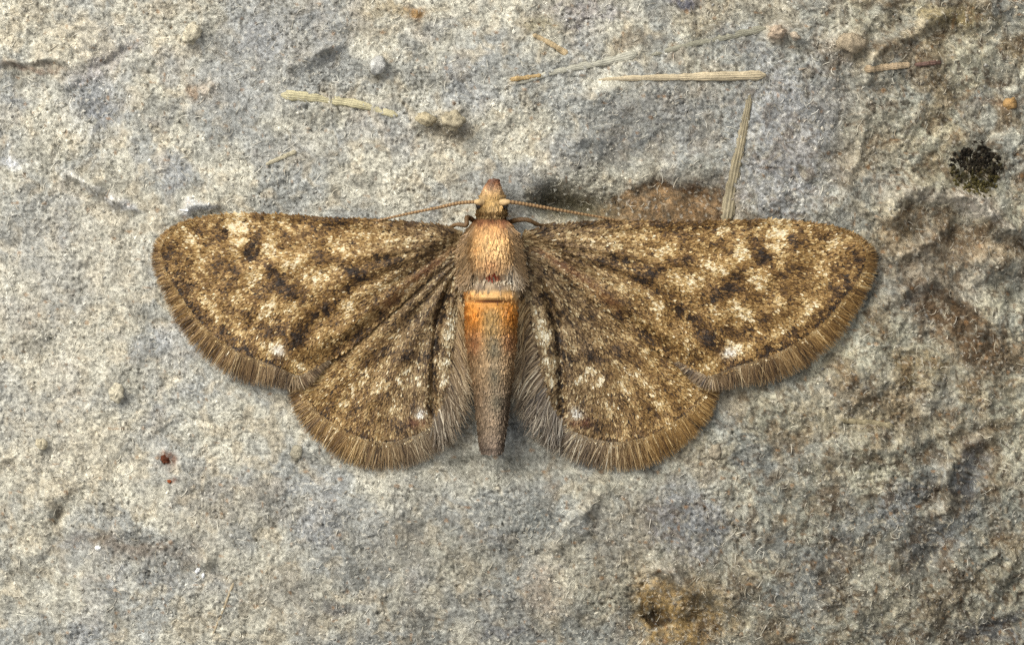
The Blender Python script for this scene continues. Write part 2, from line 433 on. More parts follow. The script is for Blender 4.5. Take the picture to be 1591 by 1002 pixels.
pal = lin(np.array([(226, 220, 204), (206, 198, 180), (184, 180, 172), (206, 190, 160), (132, 124, 112), (84, 76, 66), (238, 236, 230), (168, 128, 84)]))
cc = pal[rng.choice(8, n, p=[.15, .25, .2, .16, .14, .08, .01, .01])] * .25 + .75 * stone_col(px, py) * rng.uniform(.55, 1.45, (n, 1))
grit = mesh_from('grit', v.reshape(-1, 3), (OCT_F[None] + 6 * np.arange(n)[:, None, None]).reshape(-1, 3), np.repeat(cc, 6, 0), M_GRIT, False)
tag(grit, 'fine pale and dark mineral grit scattered over the stone', 'grit', kind='stuff')


def strips(p0, ang, length, width, curl, z_of, lift0, lift1, segs=4, tip=0.25, bow=0.0):
    """flat tapered hairs. p0 (n,2) px, ang radians in px space; returns px points, z, faces, and the fraction along each"""
    n = len(p0)
    t = np.linspace(0, 1, segs + 1)
    a = ang[:, None] + curl[:, None] * t[None]
    step = (length / segs)[:, None]
    dx, dy = np.cos(a) * step, np.sin(a) * step
    x = p0[:, :1] + np.concatenate([np.zeros((n, 1)), np.cumsum(dx[:, :-1], 1)], 1)
    y = p0[:, 1:] + np.concatenate([np.zeros((n, 1)), np.cumsum(dy[:, :-1], 1)], 1)
    w = width[:, None] * (1 - (1 - tip) * t[None] ** 1.5) * 0.5
    nx, ny = -np.sin(a) * w, np.cos(a) * w
    qx = np.stack([x - nx, x + nx], -1); qy = np.stack([y - ny, y + ny], -1)
    z = z_of(x, y) + (lift0[:, None] * (1 - t) + lift1[:, None] * t + bow * 4 * t * (1 - t)) / PXCM
    qz = np.repeat(z[..., None], 2, -1)
    qz = qz + np.stack([-w, w], -1) * 0.5 / PXCM * np.sign(rng.random((n, 1, 1)) - .5)
    i = (np.arange(n) * (segs + 1) * 2)[:, None] + np.arange(segs)[None] * 2
    F = np.stack([i, i + 1, i + 3, i + 2], -1).reshape(-1, 4)
    tt = np.broadcast_to(t[None, :, None], qx.shape)
    return qx.ravel(), qy.ravel(), qz.ravel(), F, tt.ravel()


n = 5200
p0 = np.stack([rng.uniform(-50, 1640, n), rng.uniform(-40, 1040, n)], 1)
p0 = p0[under_moth(p0[:, 0], p0[:, 1]) < 0.55]
n = len(p0)
x_, y_, z_, F_, t_ = strips(p0, rng.uniform(0, 2 * np.pi, n), rng.uniform(5, 17, n), rng.uniform(.8, 1.5, n), rng.normal(0, 1.3, n),
                            lambda a, b: stone_h(a, b), np.full(n, .6), rng.uniform(.6, 3, n), 4, .5)
pal = lin(np.array([(222, 214, 192), (196, 186, 160), (150, 138, 112), (96, 88, 72)]))
cc = np.repeat(pal[rng.choice(4, n, p=[.45, .3, .15, .1])] * .4 + .6 * stone_col(p0[:, 0], p0[:, 1]) * rng.uniform(.7, 1.4, (n, 1)), 10, 0)
fib = mesh_from('plant_fibres', np.stack([(x_ - CX) / PXCM, (CY - y_) / PXCM, z_], 1), F_, cc, M_HAIR, True)
tag(fib, 'short pale plant fibres and dust threads strewn over the stone', 'fibres', kind='stuff')


# ------------------------------------------------------------------ straws lying on the stone
def straw(name, pts, w0, w1, col, label, cat='straw', ribs=5, sink=0.15, group=None, flat=0.55, rag=0.5, ridge=0.22):
    P = resample(pts, max(24, int(len(pts) * 16)))
    n = len(P); m = 40
    T = np.gradient(P, axis=0); T /= np.linalg.norm(T, axis=1)[:, None]
    Nn = np.stack([-T[:, 1], T[:, 0]], 1)
    t = np.linspace(0, 1, n)
    w = (w0 + (w1 - w0) * t) * 0.5
    w *= np.clip(np.minimum(t, 1 - t) / 0.06 + 0.25, 0, 1) * (1 + 0.22 * perlin(t * 14, t * 0 + w0 * 3.1, 80) + .1 * perlin(t * 45, t * 0 + w0, 85))
    th = np.linspace(0, 2 * np.pi, m, endpoint=False)
    rr = 1 + ridge * np.cos(th * ribs * 2)[None] * (0.6 + 0.4 * perlin(t[:, None] * 14, th[None] * 2, 81))
    off = np.cos(th)[None] * w[:, None] * rr
    up = np.sin(th)[None] * w[:, None] * rr * flat
    x = P[:, :1] + Nn[:, :1] * off + rag * perlin(P[:, :1] / 5 + th[None], P[:, 1:] / 5, 82)
    y = P[:, 1:] + Nn[:, 1:] * off
    hb = np.convolve(np.pad(stone_h(P[:, 0], P[:, 1]), 3, mode='edge'), np.ones(7) / 7, 'valid')
    z = hb[:, None] + (up + (w * flat * (1 - sink * 2 + .55 * perlin(t * 6.3, t * 0 + w1 * 2.3 + pts[0][0], 86)))[:, None]) / PXCM
    V = np.stack([(x - CX) / PXCM, (CY - y) / PXCM, z], -1).reshape(-1, 3)
    i = np.arange(n - 1)[:, None] * m; j = np.arange(m)[None]; k = (j + 1) % m
    F = np.stack([i + j, i + k, i + m + k, i + m + j], -1).reshape(-1, 4)
    caps = []
    for e, base in ((0, 0), (1, (n - 1) * m)):
        for q in range(m // 2 - 1):
            f = [base + q, base + q + 1, base + m - 2 - q, base + m - 1 - q]
            caps.append(f if e else f[::-1])
    F = np.vstack([F, np.array(caps)])
    c = lin(col)[None, None] * (1 + 0.26 * np.cos(th * ribs * 2)[None, :, None] + 0.3 * perlin(t[:, None] * 22, th[None] * 3, 83)[..., None]
                                + 0.2 * perlin(t[:, None] * 5, th[None] * 0.6, 84)[..., None])
    o = mesh_from(name, V, F, c.reshape(-1, 3), M_STRAW, True)
    return tag(o, label, cat, group)


straw('straw', [(436, 147), (500, 153), (560, 163), (618, 180)], 15, 9, (190, 180, 142), 'flat ribbed yellow straw lying beside the pale crumb above the moth', sink=.36, flat=.32)
straw('straw', [(930, 124), (1010, 121), (1100, 119), (1192, 116)], 5, 15, (190, 174, 142), 'thick tan straw lying level above the brown stain', sink=.25, flat=.6)
straw('straw', [(1166, 146), (1155, 205), (1142, 270), (1129, 348)], 8, 17, (146, 134, 106), 'grey-green ribbed stalk running down under the wing edge', 'stalk', ribs=4, sink=.32, flat=.3, ridge=.4)
straw('grass_blade', [(802, 130), (870, 110), (930, 98), (990, 84)], 6, 12, (172, 168, 150), 'faded grey grass blade lying behind the thick tan straw', 'grass blade', sink=.42, flat=.3)
straw('grass_blade', [(1010, 86), (1070, 70), (1130, 56), (1192, 42)], 5, 12, (146, 142, 122), 'dark olive grass blade slanting up to the pale crumbs', 'grass blade', sink=.42, flat=.3)
straw('straw', [(1345, 107), (1380, 103), (1418, 99)], 11, 8, (176, 154, 122), 'short tan straw lying under the pale ridge, next to a dark twig', sink=.2)
straw('twig', [(1424, 99), (1445, 97), (1467, 94)], 5, 7, (104, 78, 66), 'tiny dark twig at the end of the short tan straw', 'twig', sink=.2, ribs=3)
straw('straw', [(828, 54), (852, 66), (882, 84)], 6, 8, (182, 160, 122), 'small thin straw splinter on grey stone above the faded grass blade', sink=.25)
straw('straw', [(412, 256), (436, 245), (460, 235)], 5, 7, (178, 168, 140), 'faint short straw sunk in pale stone above the moth costa', sink=.32)
straw('straw', [(792, 124), (815, 121), (842, 117)], 7, 5, (176, 148, 100), 'ochre straw stub by the end of the faded grass blade', sink=.25)
straw('straw', [(1308, 654), (1350, 657), (1392, 663)], 7, 9, (140, 128, 98), 'dull olive straw half buried in stone below the moth wing', sink=.36, flat=.35)
straw('straw', [(330, 985), (345, 950), (362, 905)], 3, 3.4, (176, 160, 130), 'hair-thin tan straw standing out on stone beside white flecks', sink=.2, ribs=2)


# ------------------------------------------------------------------ grains and crumbs
def crumb(name, x, y, rx, ry, rz, ang, col, label, cat, seed, lump=0.35, mat=None, group=None, lift=0.25):
    nu, nv = 28, 16
    u = np.linspace(0, 2 * np.pi, nu, endpoint=False); v = np.linspace(0.04, np.pi - 0.04, nv)
    U, Vv = np.meshgrid(u, v)
    dx, dy, dz = np.cos(U) * np.sin(Vv), np.sin(U) * np.sin(Vv), np.cos(Vv)
    rr = 1 + lump * (perlin(dx * 1.4 + dz, dy * 1.4 - dz * .6, seed) + .6 * perlin(dx * 3.3 + dz * 2, dy * 3.3 + dz, seed + 1) + .3 * perlin(dx * 8 + dz * 5, dy * 8, seed + 2))
    ca, sa = math.cos(math.radians(ang)), math.sin(math.radians(ang))
    ox, oy = dx * rr * rx, dy * rr * ry
    zc = float(stone_h(np.array([x]), np.array([y]))[0]) + rz * lift / PXCM
    V = np.stack([(x + ox * ca - oy * sa - CX) / PXCM, (CY - (y + ox * sa + oy * ca)) / PXCM, zc + dz * rr * rz / PXCM], -1).reshape(-1, 3)
    i = np.arange(nv - 1)[:, None] * nu; j = np.arange(nu)[None]; k = (j + 1) % nu
    F = np.stack([i + j, i + nu + j, i + nu + k, i + k], -1).reshape(-1, 4)
    n0 = len(V)
    V = np.vstack([V, V[:nu].mean(0), V[-nu:].mean(0)])
    T = [(n0, q, (q + 1) % nu, (q + 1) % nu) for q in range(nu)]
    me_f = [tuple(f) for f in F] + [(n0, q, (q + 1) % nu) for q in range(nu)] + [(n0 + 1, n0 - nu + (q + 1) % nu, n0 - nu + q) for q in range(nu)]
    me = bpy.data.meshes.new(name); me.from_pydata([tuple(p) for p in V], [], me_f); me.update()
    at = me.attributes.new('tint', 'FLOAT_COLOR', 'POINT')
    c = lin(col)[None] * (1 + 0.45 * perlin(V[:, 0] * 60, V[:, 1] * 60, seed + 4) + .3 * perlin(V[:, 0] * 190, V[:, 1] * 190, seed + 5))[:, None]
    c4 = np.ones((len(V), 4), np.float32); c4[:, :3] = np.clip(c, .004, .85); at.data.foreach_set('color', c4.ravel())
    me.polygons.foreach_set('use_smooth', np.ones(len(me.polygons), bool))
    me.materials.append(mat or M_STONE)
    o = bpy.data.objects.new(name, me); scene.collection.objects.link(o)
    return tag(o, label, cat, group)


crumb('stone_crumb', 662, 186, 15, 10, 9, 15, (186, 172, 140), 'pointed tan crumb touching a rounder crumb at the end of the ribbed straw', 'crumb', 101)
crumb('stone_crumb', 704, 188, 17, 15, 12, 0, (180, 168, 140), 'rounded tan crumb beside a smaller pointed crumb', 'crumb', 105)
crumb('stone_crumb', 588, 103, 12, 15, 10, 25, (190, 188, 180), 'pale grey lone grain standing above the ribbed yellow straw', 'crumb', 109, .25)
crumb('stone_crumb', 1322, 66, 20, 16, 13, 10, (172, 156, 130), 'big smooth tan crumb at the foot of the pale ridge', 'crumb', 113, .3)
crumb('stone_crumb', 1208, 50, 14, 9, 9, -10, (186, 166, 142), 'pinkish tan crumb at the tip of the olive grass blade', 'crumb', 117)
crumb('stone_crumb', 1237, 56, 8, 6, 6, 20, (184, 168, 146), 'tiny pinkish crumb beside the crumb at the olive blade tip', 'crumb', 121)
crumb('amber_grain', 1577, 158, 11, 9, 8, -30, (160, 126, 78), 'glossy amber grain near the dark lichen', 'grain', 125, .3, M_GRIT)
crumb('stone_crumb', 298, 52, 13, 17, 9, 20, (206, 196, 170), 'cream angular crumb on pale stone', 'crumb', 129, .4)
crumb('red_crumb', 255, 714, 7, 6, 5, 20, (100, 56, 36), 'dark red-brown crumb on cream stone', 'crumb', 133, .5)
crumb('red_crumb', 262, 748, 3.4, 3, 3, 0, (140, 74, 40), 'tiny rust speck below the dark red-brown crumb', 'crumb', 137, .4)
crumb('white_fleck', 307, 886, 6, 3.2, 4, -50, (240, 240, 238), 'bright white angular fleck beside the thin tan straw', 'fleck', 141, .4, M_GRIT)
crumb('white_fleck', 315, 894, 4, 2.4, 3, -70, (236, 236, 234), 'smaller white fleck touching the bright angular fleck', 'fleck', 145, .4, M_GRIT)
crumb('white_fleck', 149, 853, 5, 4, 4, 0, (232, 230, 222), 'round white fleck by the brown streak in the stone', 'fleck', 149, .3, M_GRIT)
crumb('stone_crumb', 180, 610, 11, 14, 7, 10, (208, 198, 172), 'cream lump on cream stone below the moth wing tip', 'crumb', 153, .35)
crumb('stone_crumb', 62, 690, 9, 8, 7, 0, (206, 194, 164), 'small cream lump on open cream stone', 'crumb', 157, .35)
crumb('stone_crumb', 460, 704, 9, 11, 5, 10, (166, 158, 136), 'squarish grey-tan grain by the hindwing fringe', 'crumb', 161, .3)
crumb('stone_crumb', 1112, 702, 10, 12, 5, -10, (162, 150, 128), 'squarish grey-tan grain below the notch between the wings', 'crumb', 165, .3)
crumb('white_speck', 687, 689, 5, 3.4, 4, 25, (226, 222, 206), 'glossy white speck tucked under the hindwing hairs', 'speck', 169, .2, M_GRIT, lift=.6)

# dark lichen tuft: many small granular lobes
lob_v, lob_f, lob_c = [], [], []
n = 420
ang = rng.uniform(0, 2 * np.pi, n); rad = np.sqrt(rng.random(n))
lx = 1524 + 38 * rad * np.cos(ang) + rng.normal(0, 4, n); ly = 262 + 38 * rad * np.sin(ang) + rng.normal(0, 4, n)
keep = fbm(lx, ly, 26, 2, 90) > -0.55
lx, ly = lx[keep], ly[keep]; n = len(lx)
b = surf(lx, ly); r = rng.uniform(2.0, 5.0, n) / PXCM
v = OCT_V[None] * r[:, None, None] * rng.uniform(.6, 1.3, (n, 6, 1)); a = rng.uniform(0, 6.28, n)[:, None]
v = np.stack([v[..., 0] * np.cos(a) - v[..., 1] * np.sin(a), v[..., 0] * np.sin(a) + v[..., 1] * np.cos(a), v[..., 2]], -1) + b[:, None]
low = sstep(255, 290, ly + rng.normal(0, 9, n))[:, None]
cc = lin((36, 30, 20)) * (1 - low) + lin((88, 80, 44)) * low
cc = cc * rng.uniform(.5, 1.5, (n, 1))
lichen = mesh_from('lichen_patch', v.reshape(-1, 3), (OCT_F[None] + 6 * np.arange(n)[:, None, None]).reshape(-1, 3), np.repeat(cc, 6, 0), M_MOSS, False)
tag(lichen, 'blackish olive lichen patch growing on stone above the pale ridge', 'lichen')

# ------------------------------------------------------------------ the moth
moth = bpy.data.objects.new('moth', None)
scene.collection.objects.link(moth)
moth.location = (world_of(np.array(764.), np.array(500.), 0.0)).tolist()
moth.empty_display_size = 0.2
tag(moth, 'small brown speckled moth with spread wings and orange-banded body on the stone', 'moth')
MLOC = np.array(moth.location)

AXX = [200, 240, 445, 575, 700, 715, 730, 760]
AXR = [1405, 1358, 1120, 985, 842, 816, 800, 768]


def to_right(x, y):
    """the other wing pair is the mirror image, slightly larger"""
    xr = np.interp(x, AXX, AXR)
    return xr, y + 10 * np.clip(1 - (y - 335) / 270, 0, 1) * sstep(640, 420, x)


F_ROOT = (722, 374)
F_COSTA = [(718, 362), (690, 353), (640, 347), (580, 343), (520, 341), (460, 337), (410, 334.5), (370, 334), (330, 338), (292, 346), (266, 360), (252, 378)]
F_TERM = [(252, 378), (249, 392), (254, 414), (264, 436), (279, 459), (297, 486), (316, 508), (342, 530), (372, 549), (402, 561), (432, 572), (462, 584)]
F_FRINGE = [(300, 344), (283, 350), (266, 360)] + F_TERM + [(486, 574), (512, 560)]
F_DORS = [(462, 584), (500, 566), (535, 546), (560, 527), (592, 500), (622, 474), (660, 438), (700, 402), (722, 386)]
H_ROOT = (722, 396)
H_TOP = [(716, 392), (690, 396), (620, 440), (545, 500), (480, 560), (462, 590)]
H_TERM = [(462, 590), (468, 608), (480, 626), (498, 645), (520, 660), (545, 675), (572, 684), (600, 688), (632, 682), (660, 670), (684, 652)]
H_INN = [(684, 652), (700, 632), (710, 600), (716, 560), (720, 500), (722, 440), (722, 400)]
F_POLY = np.vstack([resample(F_COSTA, 60)[:-1], resample(F_TERM, 60)[:-1], resample(F_DORS, 50)])
H_POLY = np.vstack([resample(H_TOP, 40)[:-1], resample(H_TERM, 60)[:-1], resample(H_INN, 40)])


def z_fore(x, y):
    """height of the forewing above the stone's broad swell (left-wing pixel frame)"""
    r = np.hypot(x - F_ROOT[0], y - F_ROOT[1]) / 480.0
    a = np.arctan2(y - F_ROOT[1], F_ROOT[0] - x)
    z = 0.022 + 0.115 * np.clip(1 - r, 0, 1) ** 1.25 + 0.028 * np.sin(np.clip((a + 0.1) / 0.9, 0, 1) * np.pi) * np.clip(r * 3, 0, 1) * np.clip(1.35 - r, 0, 1)
    z += 0.0028 * np.cos(a * 40) * np.clip(r * 4, 0, 1) * np.clip(1.2 - r, 0, 1)
    z += 0.009 * stroke(x, y, [(722, 380), (640, 442), (585, 482), (530, 520)], 9) - 0.012 * stroke(x, y, [(716, 378), (640, 420), (560, 450), (480, 510)], 16)
    z += 0.007 * stroke(x, y, [(716, 370), (600, 380), (480, 400), (380, 420)], 11)
    z -= 0.023 * stroke(x, y, F_DORS, 28)
    z += 0.005 * fbm(x, y, 60, 2, 110)
    return z


def z_hind(x, y):
    r = np.hypot(x - H_ROOT[0], y - H_ROOT[1]) / 330.0
    a = np.arctan2(y - H_ROOT[1], H_ROOT[0] - x)
    z = 0.012 + 0.098 * np.clip(1 - r, 0, 1) ** 1.1
    z += 0.006 * np.cos(a * 24 + 0.6) * np.clip(r * 3, 0, 1) * np.clip(1.15 - r, 0, 1)
    z -= 0.016 * stroke(x, y, [(700, 440), (690, 470), (679, 508), (674, 571), (672, 640)], 6)
    z += 0.010 * stroke(x, y, [(712, 450), (702, 500), (693, 560), (688, 610)], 12)
    z += 0.004 * fbm(x, y, 50, 2, 111)
    return z


ramp_p = np.array([0.0, .22, .42, .62, .82, 1.0])
ramp_c = np.array([(40, 26, 10), (84, 58, 24), (124, 92, 46), (164, 130, 78), (206, 178, 124), (238, 220, 182)])


def ramp(v, tint=None):
    v = np.clip(v, 0, 1)
    return lin(np.stack([np.interp(v, ramp_p, ramp_c[:, k]) for k in range(3)], -1))


F_MARKS = [  # (points, width, amount)
    ([(362, 349), (384, 344), (398, 352)], 11, .42), ([(384, 362), (380, 375)], 8, .22), ([(420, 380), (427, 388)], 13, .34), ([(442, 345), (452, 352)], 7, .25), ([(470, 350), (500, 352)], 6, .18),
    ([(330, 350), (322, 362)], 6, .25), ([(272, 364), (290, 352)], 5, .2),
    ([(406, 425), (398, 430)], 13, .26), ([(448, 412), (473, 404)], 11, .24), ([(480, 432), (500, 428), (517, 420)], 12, .32), ([(523, 385), (548, 391), (578, 387), (610, 380)], 9, .22),
    ([(368, 398), (372, 408)], 9, .18), ([(293, 362), (308, 388), (314, 416), (310, 446), (326, 474), (352, 500), (386, 520), (412, 534)], 7, .17),
    ([(365, 464), (384, 470)], 9, .2), ([(396, 506), (412, 486), (432, 462)], 6, .28), ([(410, 512), (440, 486), (470, 466)], 4, .14),
    ([(435, 542)], 9, .6), ([(421, 530), (426, 534)], 10, .3), ([(464, 566), (472, 570)], 9, .36), ([(400, 560), (392, 553)], 7, .3),
    ([(566, 458), (540, 478)], 16, .14), ([(610, 425), (560, 452), (520, 480)], 10, .10), ([(640, 372), (590, 362), (540, 358)], 8, .12),
    ([(349, 358), (346, 366)], 9, -.36), ([(297, 351), (304, 356)], 9, -.3), ([(409, 340), (406, 358), (396, 380), (390, 398)], 7, -.36), ([(431, 342), (433, 354)], 6, -.3),
    ([(458, 345), (463, 356)], 5, -.26), ([(478, 368), (486, 378)], 10, -.2), ([(520, 350), (500, 366)], 7, -.2), ([(376, 416), (388, 402)], 8, -.2),
    ([(424, 420), (434, 432), (442, 444), (452, 458)], 9, -.42), ([(418, 414), (412, 408)], 6, -.22), ([(500, 402), (530, 404), (546, 416)], 7, -.22), ([(545, 417), (556, 424), (566, 436)], 9, -.4),
    ([(566, 412), (607, 400), (650, 392)], 7, -.26), ([(540, 450), (524, 458), (503, 482), (486, 497), (472, 517), (446, 538), (428, 558)], 12, -.32), ([(505, 480), (490, 494)], 8, -.2), ([(470, 516), (458, 528)], 7, -.22),
    ([(385, 540), (372, 532)], 10, -.26), ([(404, 503), (418, 508)], 8, -.22), ([(440, 500), (424, 520)], 8, -.18), ([(284, 425), (280, 410)], 20, -.2), ([(268, 391), (275, 384)], 11, -.22),
    ([(314, 483), (306, 470)], 9, -.26), ([(340, 430), (346, 450)], 11, -.12), ([(350, 410), (335, 395)], 9, -.12), ([(335, 500), (360, 520)], 8, -.18),
    ([(586, 345), (640, 350), (691, 358)], 5, -.24), ([(660, 378), (700, 374)], 9, -.12), ([(596, 490), (588, 482)], 8, -.36), ([(558, 524), (566, 516)], 9, -.34), ([(538, 536), (528, 546)], 7, -.2),
    ([(620, 462), (608, 474)], 6, -.2), ([(570, 470), (586, 458)], 6, -.12), ([(600, 400), (575, 430), (540, 440)], 12, -.14),
]
H_MARKS = [
    ([(696, 455), (691, 467), (679, 508), (674, 571), (672, 640)], 4.0, -.42), ([(705, 486), (699, 520), (692, 555), (688, 590)], 8, .24), ([(690, 536), (684, 544)], 6, -.3),
    ([(596, 544), (632, 546), (661, 552)], 10, -.24), ([(610, 500), (640, 500)], 14, -.06), ([(572, 562), (590, 556)], 8, -.15),
    ([(620, 588), (624, 596)], 6, .34), ([(651, 584), (652, 590)], 4, .36), ([(650, 558), (652, 564)], 3.5, .3), ([(636, 572)], 5, .2), ([(600, 592), (594, 600)], 6, .25),
    ([(588, 556), (560, 592), (536, 626)], 7, .22), ([(566, 540), (536, 580), (506, 612)], 6, .14), ([(604, 560), (588, 600), (570, 640)], 5, .12), ([(612, 520), (600, 540)], 6, .1),
    ([(653, 637), (648, 642)], 6, .40), ([(640, 652), (656, 654)], 7, -.12), ([(612, 632), (620, 626)], 7, .2), ([(588, 650), (604, 660), (630, 660)], 10, -.14),
    ([(560, 610), (548, 640)], 7, -.16), ([(578, 586), (570, 610)], 6, -.14), ([(540, 560), (510, 590)], 6, -.12), ([(600, 610), (620, 612)], 10, -.12), ([(530, 640), (512, 632)], 8, -.1),
    ([(690, 640), (700, 615)], 8, .15), ([(640, 470), (660, 440)], 10, -.06),
]
F_PALE = resample([(250, 405), (262, 431), (278, 456), (296, 481), (315, 505), (342, 529), (372, 547), (402, 560), (440, 575)], 60)
H_PALE = resample(H_TERM[1:-1], 60)


def margin_marks(x, y, line, v, dash):
    d, fr = seg_dist(x, y, line)
    w = np.abs(np.mod(fr * dash, 1) - 0.5) * 2            # dashes between the vein ends
    v = v + 0.34 * np.exp(-(d / 2.6) ** 2) * (0.5 + 0.5 * w)
    # the dark dashes lie just inside
    v = v - 0.42 * np.exp(-((d - 6.0) / 3.2) ** 2) * (1 - w) ** 0.6
    return v


def fore_v(x, y, seed=0):
    v = np.full(np.shape(x), 0.46)
    wx = x + 6 * perlin(x / 16, y / 16, 120) + 4 * perlin(x / 6, y / 6, 126); wy = y + 6 * perlin(x / 16, y / 16, 121) + 4 * perlin(x / 6, y / 6, 127)
    brk = 1 + 1.3 * perlin(x / 8, y / 8, 128)
    for p, w, a in F_MARKS:
        p = p if len(p) > 1 else [p[0], (p[0][0] + 1, p[0][1])]
        v += a * (1.2 if a > 0 else .78) * brk * stroke(wx, wy, p, w)
    v += .26 * fbm(x, y, 34, 3, 122) + .20 * perlin(x / 8, y / 8, 123) + 0.13 * perlin(x / 4, y / 4, 125)
    # veins: pale lines with dark sides running out from the base
    v += .18 * stroke(x, y, [(722, 382), (660, 428), (600, 470), (560, 498)], 3) + .14 * stroke(x, y, [(716, 378), (690, 388), (640, 418), (600, 446)], 3)
    v -= .12 * stroke(x, y, [(716, 386), (650, 428), (590, 474)], 5)
    v = margin_marks(x, y, F_PALE, v, 8)
    return v


def hind_v(x, y, seed=0):
    v = np.full(np.shape(x), 0.44) + .05 * sstep(470, 560, y)
    wx = x + 6 * perlin(x / 16, y / 16, 130) + 4 * perlin(x / 6, y / 6, 136); wy = y + 6 * perlin(x / 16, y / 16, 131) + 4 * perlin(x / 6, y / 6, 137)
    brk = 1 + 1.3 * perlin(x / 8, y / 8, 138)
    for p, w, a in H_MARKS:
        p = p if len(p) > 1 else [p[0], (p[0][0] + 1, p[0][1])]
        v += a * (1.3 if a > 0 else 1.15) * brk * stroke(wx, wy, p, w)
    a = np.arctan2(y - 380, 735 - x)
    v += .08 * np.cos(a * 34) + .15 * fbm(x, y, 30, 3, 132) + .15 * perlin(x / 8, y / 8, 133) + .10 * perlin(x / 4, y / 4, 134)
    v = margin_marks(x, y, H_PALE, v, 6)
    return v


def hue_shift(c, x, y, hind):
    """warm ochre outwards, olive near the base, a little grey by the inner edge"""
    k = sstep(520, 690, x)[..., None] * (0.55 if not hind else 0.7)
    g = c.mean(-1, keepdims=True)
    c = c * (1 - k) + (c * np.array([.86, .95, 1.0]) * .7 + g * .3) * k
    pk = stroke(x, y, [(435, 543), (437, 544)], 10)[..., None] if not hind else (stroke(x, y, [(653, 637), (650, 640)], 8))[..., None]
    c = c * (1 - .5 * pk) + (g * np.array([1.0, 1.02, 1.06])) * .5 * pk
    if hind:
        rd = stroke(x, y, [(640, 652), (655, 653)], 7)[..., None]
        c = c * (1 - rd * .4) + rd * .4 * lin((118, 66, 40))
    else:
        rd = stroke(x, y, [(705, 388), (650, 430), (600, 474)], 6)[..., None]
        c = c * (1 - rd * .3) + rd * .3 * lin((150, 98, 62))
    return c


def place(x, y, z, right):
    if right:
        x, y = to_right(x, y)
    zz = z + form(x, y)
    return world_of(x, y, zz) - MLOC


def flip(F, right):
    return F[:, ::-1] if right else F


def wing_membrane(name, poly, root, zf, vf, right, hind):
    nr = 46
    P = np.asarray(poly); n = len(P)
    s = np.linspace(0.0, 1, nr) ** 0.9
    x = root[0] + (P[:, 0][:, None] - root[0]) * s[None]; y = root[1] + (P[:, 1][:, None] - root[1]) * s[None]
    z = zf(x, y)
    c = hue_shift(ramp(vf(x, y) - 0.12), x, y, hind)
    top = place(x, y, z, right).reshape(-1, 3); bot = place(x, y, z - 0.004, right).reshape(-1, 3)
    i = np.arange(n - 1)[:, None] * nr + np.arange(nr - 1)[None]
    f = np.stack([i, i + nr, i + nr + 1, i + 1], -1).reshape(-1, 4)
    N = n * nr
    e = np.arange(n - 1) * nr + nr - 1
    rim = np.stack([e, e + nr, e + nr + N, e + N], -1)
    Fs = np.vstack([f[:, ::-1], f + N, rim[:, ::-1]])
    return mesh_from(name, np.vstack([top, bot]), flip(Fs, right), np.vstack([c.reshape(-1, 3)] * 2), M_SCALE, True, moth)


SC_T = np.array([(0, -.22), (0, .22), (.55, -.5), (.55, .5), (1, -.28), (1, .28)])


def wing_scales(poly, root, zf, vf, right, hind, count, parent, term, seed):
    r = np.random.default_rng(seed)
    P = np.asarray(poly)
    lo, hi = P.min(0), P.max(0)
    pts = r.uniform(lo, hi, (int(count * 3.2), 2))
    pts = pts[inside(pts[:, 0], pts[:, 1], P)][:count]
    x, y = pts.T; n = len(x)
    a = np.arctan2(y - root[1], x - root[0])
    d, fr = seg_dist(x, y, term)
    T = np.gradient(term, axis=0); nrm = np.arctan2(-T[:, 0], T[:, 1]) + np.pi    # outward from the margin
    k = np.clip((fr * (len(term) - 1)).astype(int), 0, len(term) - 1)
    am = nrm[k]
    if not hind:
        am = np.where(np.cos(am - a) < 0, am + np.pi, am)
    else:
        am = np.where(np.cos(am - a) < 0, am + np.pi, am)
    w = np.exp(-d / 60.0)
    ang = np.arctan2(np.sin(a) * (1 - w) + np.sin(am) * w, np.cos(a) * (1 - w) + np.cos(am) * w) + r.normal(0, .22, n)
    L = r.uniform(4.0, 6.6, n) * (1.2 if hind else 1.0); W = r.uniform(1.9, 3.2, n) * (.8 if hind else 1)
    v = vf(x, y, 1) + r.normal(0, .12, n) + np.where(r.random(n) < .13, -.26, 0) + np.where(r.random(n) < .10, .24, 0)
    c = hue_shift(ramp(v), x, y, hind) * r.uniform(.88, 1.12, (n, 1))
    ux, uy = np.cos(ang), np.sin(ang)
    lx = SC_T[None, :, 0] * L[:, None]; ly = SC_T[None, :, 1] * W[:, None]
    qx = x[:, None] + lx * ux[:, None] - ly * uy[:, None]; qy = y[:, None] + lx * uy[:, None] + ly * ux[:, None]
    tilt = r.uniform(.04, .30, n); roll = r.normal(0, .22, n)
    z = zf(qx, qy) + (.5 + r.uniform(0, .9, n)[:, None] + lx * tilt[:, None] + ly * roll[:, None]) / PXCM
    V = place(qx, qy, z, right).reshape(-1, 3)
    i = (np.arange(n) * 6)[:, None]
    F = np.concatenate([i + np.array([[0, 2, 3, 1]]), i + np.array([[2, 4, 5, 3]])], 0)
    tipdark = np.array([1, 1, 1.0, 1.0, 1.06, 1.06])[None, :, None]
    return mesh_from('wing_scales', V, flip(F, right), (c[:, None] * tipdark).reshape(-1, 3), M_SCALE, False, parent, 'stuff')


